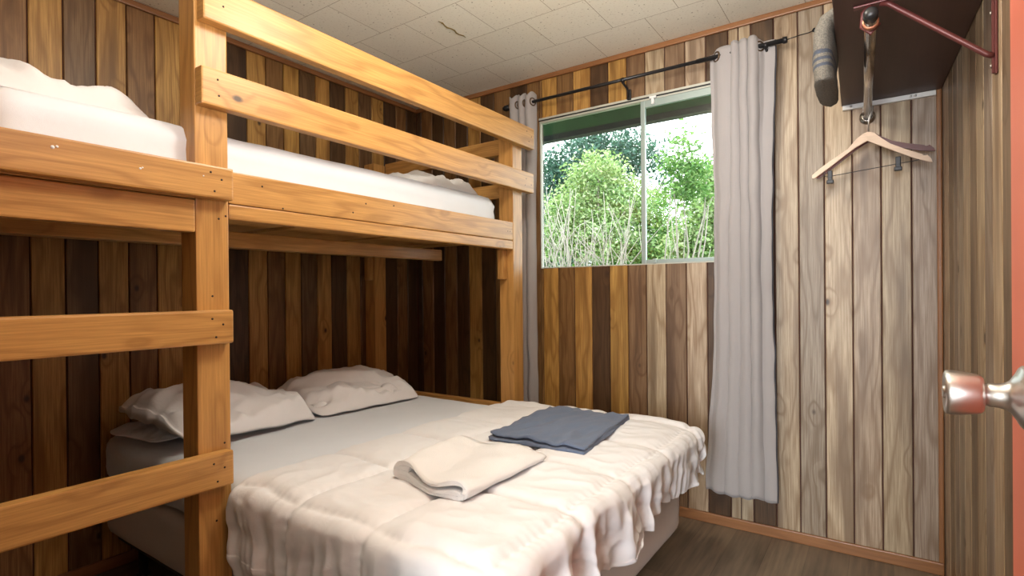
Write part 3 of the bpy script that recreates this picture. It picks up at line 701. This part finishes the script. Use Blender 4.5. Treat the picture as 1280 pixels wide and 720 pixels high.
for x in (-1.108, -0.425, -1.795):
    bm = bmesh.new(); tube_bm(bm, [(x, RY, RZ-0.016), (x+0.002, RY+0.020, RZ-0.024), (x+0.004, RY+0.045, RZ-0.03), (x+0.004, RY+0.060, RZ-0.045), (x+0.004, RY+0.066, RZ-0.075)], 0.006, 8)
    lathe_bm(bm, [(-0.008, 0.0), (-0.008, 0.0135), (0.008, 0.0135), (0.008, 0)], (x, RY, RZ-0.003), (1, 0, 0), 16)
    box_bm(bm, (x-0.006, YB-0.016, RZ-0.085), (x+0.014, YB-0.0005, RZ-0.03), 0.003)
    finish('bracket', bm, MAT['black_metal'], rod)
def curtain(xa, xb_, ztop, zbot, folds, seed, amp, label, flare=0.0, ph=0.0, ridges=None):
    cu = thing('curtain', ((xa+xb_)/2, RY, zbot), label, 'curtain', None)
    def fn(u, v):
        z = ztop + (zbot-ztop)*v
        w = u + 0.035*math.sin(2*PI*u*1.5+seed) ; w += 0.03*nz(u*3+seed, v*1.2)
        phs = 2*PI*(folds*w) + ph + 1.4*nz(v*1.3, seed)*sstep(0.1, 0.8, v)
        am = amp*(1.0-0.30*sstep(0.02, 0.35, v))*(0.75+0.4*nz(u*5+seed, v*0.8))
        sy = math.sin(phs); sy = math.copysign(abs(sy)**0.8, sy)
        if ridges:
            q = sstep(0.05, 0.55, v); sy = 0.75*sstep(0.14, 0.04, u) + 0.75*sstep(0.78, 0.86, u)*(1-0.6*q) - 0.25*sstep(0.10, 0.2, u)*sstep(0.84, 0.74, u)
            for (l0, r0, a0), (l1, r1, a1) in ridges:
                le = l0+(l1-l0)*q + 0.012*nz(v*2.6, l0*9, seed); re = r0+(r1-r0)*q + 0.012*nz(v*2.6, r0*9, seed)
                if le <= u <= re:
                    t = (u-(le+re)/2)/((re-le)/2); sy -= (a0+(a1-a0)*q)*math.sqrt(max(0.0, 1-t*t))*(1+0.25*nz(v*5, l0*7))
        x = xa + (xb_-xa)*u
        nar = 1-0.10*sstep(0.05, 0.35, v)*sstep(1.0, 0.5, v) + flare*sstep(0.6, 1.0, v)*(0.5-u)*0
        x = (xa+xb_)/2 + (x-(xa+xb_)/2)*nar + (0 if ridges else 0.010)*math.cos(phs)*(1-v*0.3) - flare*sstep(0.65, 1.0, v)*(1-u)
        x += 0.006*nz(v*14, seed+u*3)
        y = RY + am*sy + 0.003*fbm(x*5, z*2.5, seed)
        if v < 0.03: z += (-0.014*(sy+0.3) if ridges else 0.010*math.cos(phs*2))*(1-v/0.03)
        z += 0.018*nz(u*6, seed+3)*sstep(0.7, 1, v)
        return Vector((x, min(y, YB-0.012), z))
    panel = grid_obj('panel', fn, 150, 120, MAT['curtain'], cu, None, 0.003, 0, 0)
    # grommets where the cloth crosses the rod
    last = None; vr = (ztop-RZ)/(ztop-zbot); prev = None
    for i in range(301):
        p = fn(i/300, vr)
        if prev is not None and (p.y-RY)*(prev.y-RY) < 0:
            q = fn((i-3)/300, vr) if i > 3 else p; d = (p-q).normalized() if (p-q).length > 0 else Vector((0, 1, 0)); d.z = 0; d.normalize()
            n = Vector((-d.y, d.x, 0)); bm = bmesh.new()
            c = Vector((p.x, RY, RZ)); tube_bm(bm, [c + d*0.021*math.cos(a) + Vector((0, 0, 0.021*math.sin(a))) for a in [2*PI*k/20 for k in range(21)]], 0.0042, 8, False)
            finish('grommet', bm, MAT['bronze'], cu)
        prev = p
    # dark stitched outer edge
    return cu, fn
cu, fn = curtain(-0.672, -0.392, 2.262, 0.168, 4.3, 2.0, 0.036, 'grey linen curtain at the right side of the window', 0.03, 2.6, [((0.08, 0.36, 0.15), (-0.02, 0.28, 0.62)), ((0.36, 0.49, 0.75), (0.28, 0.48, 0.72)), ((0.49, 0.62, 0.75), (0.48, 0.655, 0.72)), ((0.62, 0.78, 0.85), (0.655, 0.83, 0.8)), ((0.80, 1.02, 0.1), (0.83, 1.02, 0.6))])
bm = bmesh.new(); tube_bm(bm, [fn(1.0, k/60)+Vector((0.003, 0.004, 0)) for k in range(61)], 0.0028, 6); finish('edge_binding', bm, MAT['hem'], cu)
cu, fn = curtain(-1.825, -1.645, 2.275, 0.19, 3.3, 7.0, 0.034, 'grey linen curtain behind the bunk post, left of the window', 0.0, 0.8)

cd = bmesh.new(); tube_bm(cd, [(-0.338, RY, RZ), (-0.29, RY+0.02, RZ+0.014), (-0.26, YB-0.02, RZ+0.034), (-0.244, YB-0.004, 2.272)], 0.0022, 6)
lathe_bm(cd, [(0, 0), (0, 0.010), (-0.004, 0.009), (-0.004, 0)], (-0.240, YB-0.001, 2.273), (0, 1, 0), 14)
tag(finish('cable', cd, MAT['black_metal']), 'thin black cord from the curtain rod end to a hole in the wall', 'cord')

# ------------------------------------------------------------------ shelf, bracket, closet rod, hangers
SZ = 1.912                                   # underside of the shelf
sh = thing('wall_shelf', (0.04, 2.2, SZ), 'dark brown shelf high in the corner above the hangers', 'shelf')
bm = bmesh.new(); v = [(-0.108, 1.705), (rx(1.705)-0.002, 1.705), (XR-0.002, YB-0.002), (-0.140, YB-0.002)]
lo = [bm.verts.new((x, y, SZ)) for x, y in v]; hi = [bm.verts.new((x, y, SZ+0.02)) for x, y in v]
bm.faces.new(lo[::-1]); bm.faces.new(hi)
for i in range(4): bm.faces.new((lo[i], lo[(i+1) % 4], hi[(i+1) % 4], hi[i]))
bmesh.ops.bevel(bm, geom=list(bm.edges), offset=0.002, segments=1, affect='EDGES'); wood_uv(bm, 1); finish('board', bm, MAT['shelf'], sh)
bm = bmesh.new(); box_bm(bm, (-0.136, YB-0.019, SZ-0.020), (XR-0.0185, YB-0.0005, SZ-0.0005), 0.002); c = finish('cleat', bm, MAT['white_paint'], sh); c['label'] = 'white painted cleat'
for x in (-0.105, 0.10, 0.115): lathe('screw', [(0, 0), (0, 0.005), (0.0015, 0.0045), (0.002, 0)], (x, YB-0.019, SZ-0.010), (0, -1, 0), 'steel', c, 12)
BY = 1.795; WX = rx(BY)-0.0008
br = thing('shelf_bracket', (WX, BY, 1.655), 'maroon metal shelf bracket with diagonal brace on the right wall', 'bracket')
bm = bmesh.new(); box_bm(bm, (WX-0.005, BY-0.010, 1.657), (WX, BY+0.010, SZ-0.001), 0.0015); box_bm(bm, (WX-0.011, BY-0.004, 1.659), (WX-0.0045, BY+0.004, SZ-0.006), 0.001); finish('wall_leg', bm, MAT['maroon'], br)
bm = bmesh.new(); box_bm(bm, (-0.062, BY-0.010, SZ-0.006), (WX-0.0055, BY+0.010, SZ-0.001), 0.0015); finish('arm', bm, MAT['maroon'], br)
bm = bmesh.new(); tube_bm(bm, [(WX-0.006, BY, 1.702), (WX-0.02, BY, 1.710), (0.02, BY, SZ-0.014), (0.0, BY, SZ-0.007)], 0.0075, 8); finish('brace', bm, MAT['maroon'], br)
PX = lambda y: -0.047 + (YB-y)*0.026; PZ = 1.850
bm = bmesh.new(); tube_bm(bm, [(PX(BY), BY-0.004, SZ-0.006), (PX(BY)-0.018, BY-0.002, SZ-0.022), (PX(BY)-0.021, BY, SZ-0.060), (PX(BY), BY, PZ-0.021), (PX(BY)+0.021, BY, SZ-0.060)], 0.005, 8); finish('rod_hook', bm, MAT['maroon'], br)
for z in (1.677, 1.81): lathe('screw', [(0, 0), (0, 0.005), (0.003, 0.004), (0.003, 0)], (WX-0.0112, BY-0.002, z), (-1, 0, 0), 'steel', br, 12)
cr = thing('closet_rod', (PX(2.2), 2.2, PZ), 'worn chrome closet rod running under the dark shelf', 'closet rod')
P = lambda y: (PX(y), y, PZ); ax = (Vector(P(1.70))-Vector(P(YB))).normalized()
lathe('pole', [(0.004, 0), (0.004, 0.0145), (1.02, 0.0145), (1.02, 0)], P(YB), ax, 'chrome', cr, 20)
lathe('flange', [(0.0005, 0), (0.0005, 0.030), (0.006, 0.029), (0.008, 0.022), (0.018, 0.0205), (0.020, 0.0155), (0.016, 0.0150)], P(YB), ax, 'chrome', cr, 24)
lathe('end_cap', [(1.000, 0.0151), (1.000, 0.0175), (1.028, 0.0175), (1.036, 0.014), (1.039, 0.006), (1.039, 0)], P(YB), ax, 'black_metal', cr, 24)
lathe('collar', [(0.962, 0.0148), (0.962, 0.0195), (0.976, 0.0195), (0.976, 0.0148)], P(YB), ax, 'copper', cr, 24)

def hz_pt(px, py, y):                      # hanger outline given on the plane of the wall behind, in metres
    return px, py
S = 0.000545                                # metres per outline unit
H_OUT = [(-345, -265), (-300, -225), (-240, -180), (-120, -100), (-70, -35), (-30, -2), (0, 8), (40, 2), (80, -30), (140, -70), (240, -107), (330, -133), (338, -141), (350, -141), (360, -135), (385, -162), (392, -183), (372, -183), (300, -168), (200, -133), (100, -96), (0, -58), (-70, -96), (-150, -157), (-240, -228), (-330, -294), (-345, -288)]
def droop(a, b): return (a, b - (62*a/390 if a > 0 else -22*a/345))
def hanger(y, rot, mat, label, bar, dx=0.0, dz=0.0, yaw_=0.0):
    rx_, rz_ = PX(y), PZ+0.0145
    hg = thing('clothes_hanger', (rx_, y, rz_-0.10), label, 'hanger', 'hangers on the closet rod')
    R = Matrix.Rotation(yaw_, 3, 'Z') @ Matrix.Rotation(rot, 3, 'Y'); piv = Vector((rx_+dx, y, rz_-0.112+dz))
    def T(px, pz, py=0.0):
        if bar: px, pz = droop(px, pz)
        return piv + R @ Vector((px*S, py, pz*S))
    bm = bmesh.new(); th = 0.0065
    f = [bm.verts.new(T(a, b, -th)) for a, b in H_OUT]; k = [bm.verts.new(T(a, b, th)) for a, b in H_OUT]; n = len(f)
    bm.faces.new(f); bm.faces.new(k[::-1])
    for i in range(n): bm.faces.new((f[i], k[i], k[(i+1) % n], f[(i+1) % n]))
    bmesh.ops.recalc_face_normals(bm, faces=bm.faces)
    bmesh.ops.bevel(bm, geom=[e for e in bm.edges if len(e.link_faces) == 2 and any(len(q.verts) > 4 for q in e.link_faces)], offset=0.0015, segments=2, affect='EDGES')
    wood_uv(bm, 0); finish('shoulder_bar', bm, MAT[mat], hg)
    top = Vector((rx_, y, rz_)); r = 0.0168; c = Vector((rx_, y, PZ))
    pts = [T(0, 0)] + [Vector((rx_+0.004, y, PZ-0.034)), Vector((rx_+0.015, y, PZ-0.012))]
    pts += [c+Vector((math.cos(a)*r, 0, math.sin(a)*r)) for a in [math.radians(d) for d in range(-20, 211, 21)]]
    bm = bmesh.new(); tube_bm(bm, pts, 0.0017, 8); finish('hook', bm, MAT['steel'], hg)
    if bar:
        bm = bmesh.new(); A, B = (-268, -232), (320, -172)
        tube_bm(bm, [T(A[0], A[1]+20), T(A[0]+2, A[1]-50), T(A[0]+25, A[1]-58), T(B[0]-10, B[1]-3), T(B[0], B[1]+10)], 0.0016, 8); finish('clip_bar', bm, MAT['black_metal'], hg)
        for px, pz in ((-224, -300), (196, -215)):
            bm = bmesh.new(); q = T(px, pz); 
            box_bm(bm, (q.x-0.009, q.y-0.010, q.z-0.008), (q.x+0.009, q.y+0.004, q.z+0.030), 0.003); box_bm(bm, (q.x-0.013, q.y-0.012, q.z-0.025), (q.x+0.013, q.y-0.004, q.z-0.010), 0.003); box_bm(bm, (q.x-0.013, q.y-0.003, q.z-0.025), (q.x+0.013, q.y+0.005, q.z-0.010), 0.003); box_bm(bm, (q.x-0.008, q.y-0.012, q.z-0.012), (q.x+0.008, q.y+0.005, q.z), 0.002)
            finish('clip', bm, MAT['black_metal'], hg)
hanger(2.610, 0.06, 'hanger_light', 'pale wooden hanger with a bar and two black clips', True)
hanger(2.655, 0.0, 'hanger_dark', 'dark cherry wooden hanger behind the pale one', False, 0.004, 0.004, 0.0)

# wool blanket folded over the front edge of the shelf
def bl_path(s):
    """front drop of a folded blanket: from the shelf top over the lip and down"""
    pts = [(0.10, SZ+0.052), (0.0, SZ+0.056), (-0.07, SZ+0.058), (-0.115, SZ+0.054), (-0.136, SZ+0.040), (-0.147, SZ+0.010), (-0.149, SZ-0.06), (-0.147, SZ-0.11), (-0.146, SZ-0.148)]
    k = s*(len(pts)-1); i = min(int(k), len(pts)-2); f = k-i
    return pts[i][0]*(1-f)+pts[i+1][0]*f, pts[i][1]*(1-f)+pts[i+1][1]*f
bm = bmesh.new(); Lv = bm.loops.layers.uv.verify(); rings = []; NS, NR = 60, 20
for i in range(NS+1):
    s = i/NS; x, z = bl_path(s); x2, z2 = bl_path(min(1, s+0.02)); x1_, z1_ = bl_path(max(0, s-0.02)); tx, tz = x2-x1_, z2-z1_; m = math.hypot(tx, tz); nx, nz_ = -tz/m, tx/m
    th = 0.029*(math.sqrt(max(0.02, 1-((s-0.985)/0.015)**2)) if s > 0.985 else 1) * (0.72+0.28*sstep(0.3, 0.7, s))
    sh_ = 0.0
    row = []
    for k in range(NR):
        a = 2*PI*k/NR; cx_ = math.copysign(abs(math.cos(a))**0.35, math.cos(a)); sx_ = math.copysign(abs(math.sin(a))**0.8, math.sin(a))
        y = 2.05 + 0.15*cx_ + 0.006*nz(s*6, a); h = th*sx_ + 0.003*fbm(s*7, k*0.5)
        row.append(bm.verts.new((x+nx*h, y, z+nz_*h)))
    rings.append(row)
for i in range(NS):
    for k in range(NR):
        f = bm.faces.new((rings[i][k], rings[i][(k+1) % NR], rings[i+1][(k+1) % NR], rings[i+1][k])); f.smooth = True
        for lp, ii in zip(f.loops, (i, i, i+1, i+1)): lp[Lv].uv = (ii/NS, 0)
bm.faces.new(rings[0]); bm.faces.new(rings[-1][::-1]); bmesh.ops.recalc_face_normals(bm, faces=bm.faces)
tag(finish('folded_blanket', bm, MAT['wool']), 'grey wool blanket with blue stripes hanging over the shelf edge', 'blanket')

# ------------------------------------------------------------------ garden outside the window
def leaves(bm, blobs, count, size, tones, rng):
    L = bm.loops.layers.float_color.get('tone') or bm.loops.layers.float_color.new('tone')
    tot = sum(b[3]*b[4]*b[5] for b in blobs)
    for bl in blobs:
        n = max(8, int(count*bl[3]*bl[4]*bl[5]/tot))
        # leaves gather in sprays, so the crown keeps gaps
        sprays = []
        for _ in range(max(3, n//26)):
            while True:
                p = Vector((rng.uniform(-1, 1), rng.uniform(-1, 1), rng.uniform(-1, 1)))
                if 0.25 < p.length < 1: break
            sprays.append(Vector((bl[0]+p.x*bl[3], bl[1]+p.y*bl[4], bl[2]+p.z*bl[5])))
        for _ in range(n):
            c = rng.choice(sprays); s = size*rng.uniform(0.6, 1.3)
            p = c + Vector((rng.gauss(0, 1), rng.gauss(0, 1), rng.gauss(0, 0.7)))*size*1.7
            d = Vector((rng.gauss(0, 1), rng.gauss(0, 1), rng.gauss(-0.25, 0.6))).normalized(); a = d.cross(Vector((rng.gauss(0, 1), rng.gauss(0, 1), rng.gauss(0, 1)))).normalized(); nrm = d.cross(a)
            v = [bm.verts.new(q) for q in (p, p+d*s*0.5+a*s*0.27+nrm*s*0.08, p+d*s, p+d*s*0.5-a*s*0.27+nrm*s*0.08)]
            t = rng.choice(tones); k = rng.uniform(0.75, 1.2)
            for q in ((v[0], v[1], v[2]), (v[0], v[2], v[3])):
                f = bm.faces.new(q)
                for lp in f.loops: lp[L] = (t[0]*k, t[1]*k, t[2]*k, 1)
def stems(bm, base, tips, r, rng, bend=0.12):
    for tp in tips:
        a = Vector(base); b = Vector(tp); n = 7; d = b-a; w1 = Vector((rng.gauss(0, 1), rng.gauss(0, 1), 0))*bend*d.length*0.6
        pts = [a+d*(k/n)+w1*math.sin(PI*k/n)*0.5+Vector((rng.gauss(0, 1), rng.gauss(0, 1), 0))*0.012*d.length*(0 < k) for k in range(n+1)]
        tube_bm(bm, pts, [r*(1-0.75*k/n) for k in range(n+1)], 5)
LIME = [(0.22, 0.33, 0.12), (0.30, 0.41, 0.18), (0.14, 0.24, 0.08), (0.40, 0.46, 0.28)]
TEAL = [(0.025, 0.075, 0.06), (0.04, 0.11, 0.08), (0.07, 0.15, 0.12)]
MIDG = [(0.08, 0.19, 0.05), (0.13, 0.26, 0.07), (0.20, 0.34, 0.11)]
GR = -0.45
def plant(name, base, trunk_tips, blobs, count, size, tones, label, seed, r=0.03, cat='tree', bend=0.12, group=None):
    rng = random.Random(seed); t = thing(name, base, label, cat, group)
    bm = bmesh.new(); stems(bm, base, trunk_tips, r, rng, bend); finish('trunk', bm, MAT['bark'], t)
    if count:
        bm = bmesh.new(); leaves(bm, blobs, count, size, tones, rng); finish('foliage', bm, MAT['leaf'], t)
    return t
def at(px, py, y):                           # a point seen at (px, py) at depth y
    d = fwd + r2*((px-640)/674.55) - u2*((py-367.76)/674.55); k = y/d.y; return Vector((0, 0, 1.1234)) + d*k
rng = random.Random(5)
def blob(px, py, y, rpx, sq=0.8):
    c = at(px, py, y); q = at(px+rpx, py, y); r = (q-c).length*0.85; return (c.x, c.y, c.z, r, r, r*sq)
# dark evergreen beyond
b = [blob(725, 205, 10, 50), blob(765, 190, 10.5, 45), blob(690, 225, 10, 40), blob(805, 195, 11, 34), blob(700, 275, 10, 55), blob(835, 215, 11.5, 20), blob(760, 250, 10, 45)]
c = at(735, 330, 10.2); plant('evergreen_tree', (c.x, c.y, GR), [q[:3] for q in b], b, 20000, 0.085, TEAL, 'dark blue green evergreen tree far outside the window', 1, 0.09)
b = [blob(745, 222, 7, 40), blob(720, 265, 6.8, 42), blob(780, 262, 7, 36), blob(760, 300, 6.8, 46), blob(700, 300, 6.6, 34), blob(790, 235, 7.2, 22)]
c = at(750, 340, 6.9); plant('leafy_tree', (c.x, c.y, GR), [q[:3] for q in b], b, 17000, 0.055, LIME, 'bright lime green tree outside the left window pane', 2, 0.04)
b = [blob(825, 285, 7.5, 34), blob(800, 320, 7.2, 40), blob(840, 325, 7.4, 30), blob(820, 250, 8, 22)]
c = at(818, 350, 7.4); plant('leafy_shrub', (c.x, c.y, GR), [q[:3] for q in b], b, 9000, 0.055, MIDG, 'mid green shrub behind the window sash bar', 3, 0.03, 'shrub')
b = [blob(880, 225, 6, 26), blob(888, 265, 6, 32), blob(870, 305, 6, 34), blob(900, 320, 6, 34), blob(905, 240, 6.2, 26), blob(858, 330, 6, 20)]
c = at(882, 350, 6.1); plant('leafy_shrub', (c.x, c.y, GR), [q[:3] for q in b], b, 12000, 0.055, LIME, 'bright green shrub outside, beside the right curtain', 4, 0.03, 'shrub')
# slender young tree
t = at(852, 165, 4.6); bs = at(838, 345, 4.6); tips = [t, at(880, 215, 4.7), at(833, 235, 4.5), at(893, 205, 4.7), at(862, 200, 4.6), at(885, 255, 4.7)]
b = [blob(852, 165, 4.6, 9), blob(857, 182, 4.6, 14, 0.5), blob(845, 205, 4.6, 18, 0.5), blob(870, 210, 4.6, 20, 0.5), blob(850, 235, 4.6, 22, 0.5), blob(880, 238, 4.6, 14, 0.5)]
plant('young_tree', (bs.x, bs.y, GR), tips, b, 2200, 0.04, MIDG, 'slender young tree with thin stems against the white sky', 6, 0.016, bend=0.05)
# bare stems in front
def bare(px, y, spread, seed, label, n):
    rng = random.Random(seed); c = at(px, 345, y); tips = []
    for _ in range(n):
        tips.append(at(px+rng.uniform(-spread, spread), rng.uniform(232, 315), y+rng.uniform(-0.4, 0.4)))
    t = thing('bare_shrub', (c.x, c.y, GR), label, 'shrub'); bm = bmesh.new()
    stems(bm, (c.x, c.y, GR), tips, 0.011, rng, 0.16)
    for tp in tips:
        for _ in range(3):
            k = rng.uniform(0.45, 0.85); p = Vector((c.x, c.y, GR)).lerp(tp, k); q = p + Vector((rng.gauss(0, 0.22), rng.gauss(0, 0.15), rng.uniform(0.15, 0.5)))
            tube_bm(bm, [p, p.lerp(q, 0.5)+Vector((rng.gauss(0, .02), 0, 0.02)), q], [0.006, 0.004, 0.002], 4)
    finish('stems', bm, MAT['bark'], t)
bare(705, 5.0, 42, 21, 'bare grey twiggy shrub outside the left window edge', 26)
bare(752, 5.4, 46, 22, 'bare grey twiggy shrub outside, nearer the sash bar', 20)
bare(845, 5.3, 55, 23, 'sparse bare stems outside the right window pane', 6)
# low hedge closing the view below
hb = [blob(px, 330, 9, 50) for px in range(640, 960, 38)]
o = bmesh.new(); leaves(o, hb, 14000, 0.09, MIDG+TEAL, random.Random(31)); h = finish('hedge', o, MAT['leaf']); tag(h, 'dark green hedge low behind the garden shrubs', 'hedge')
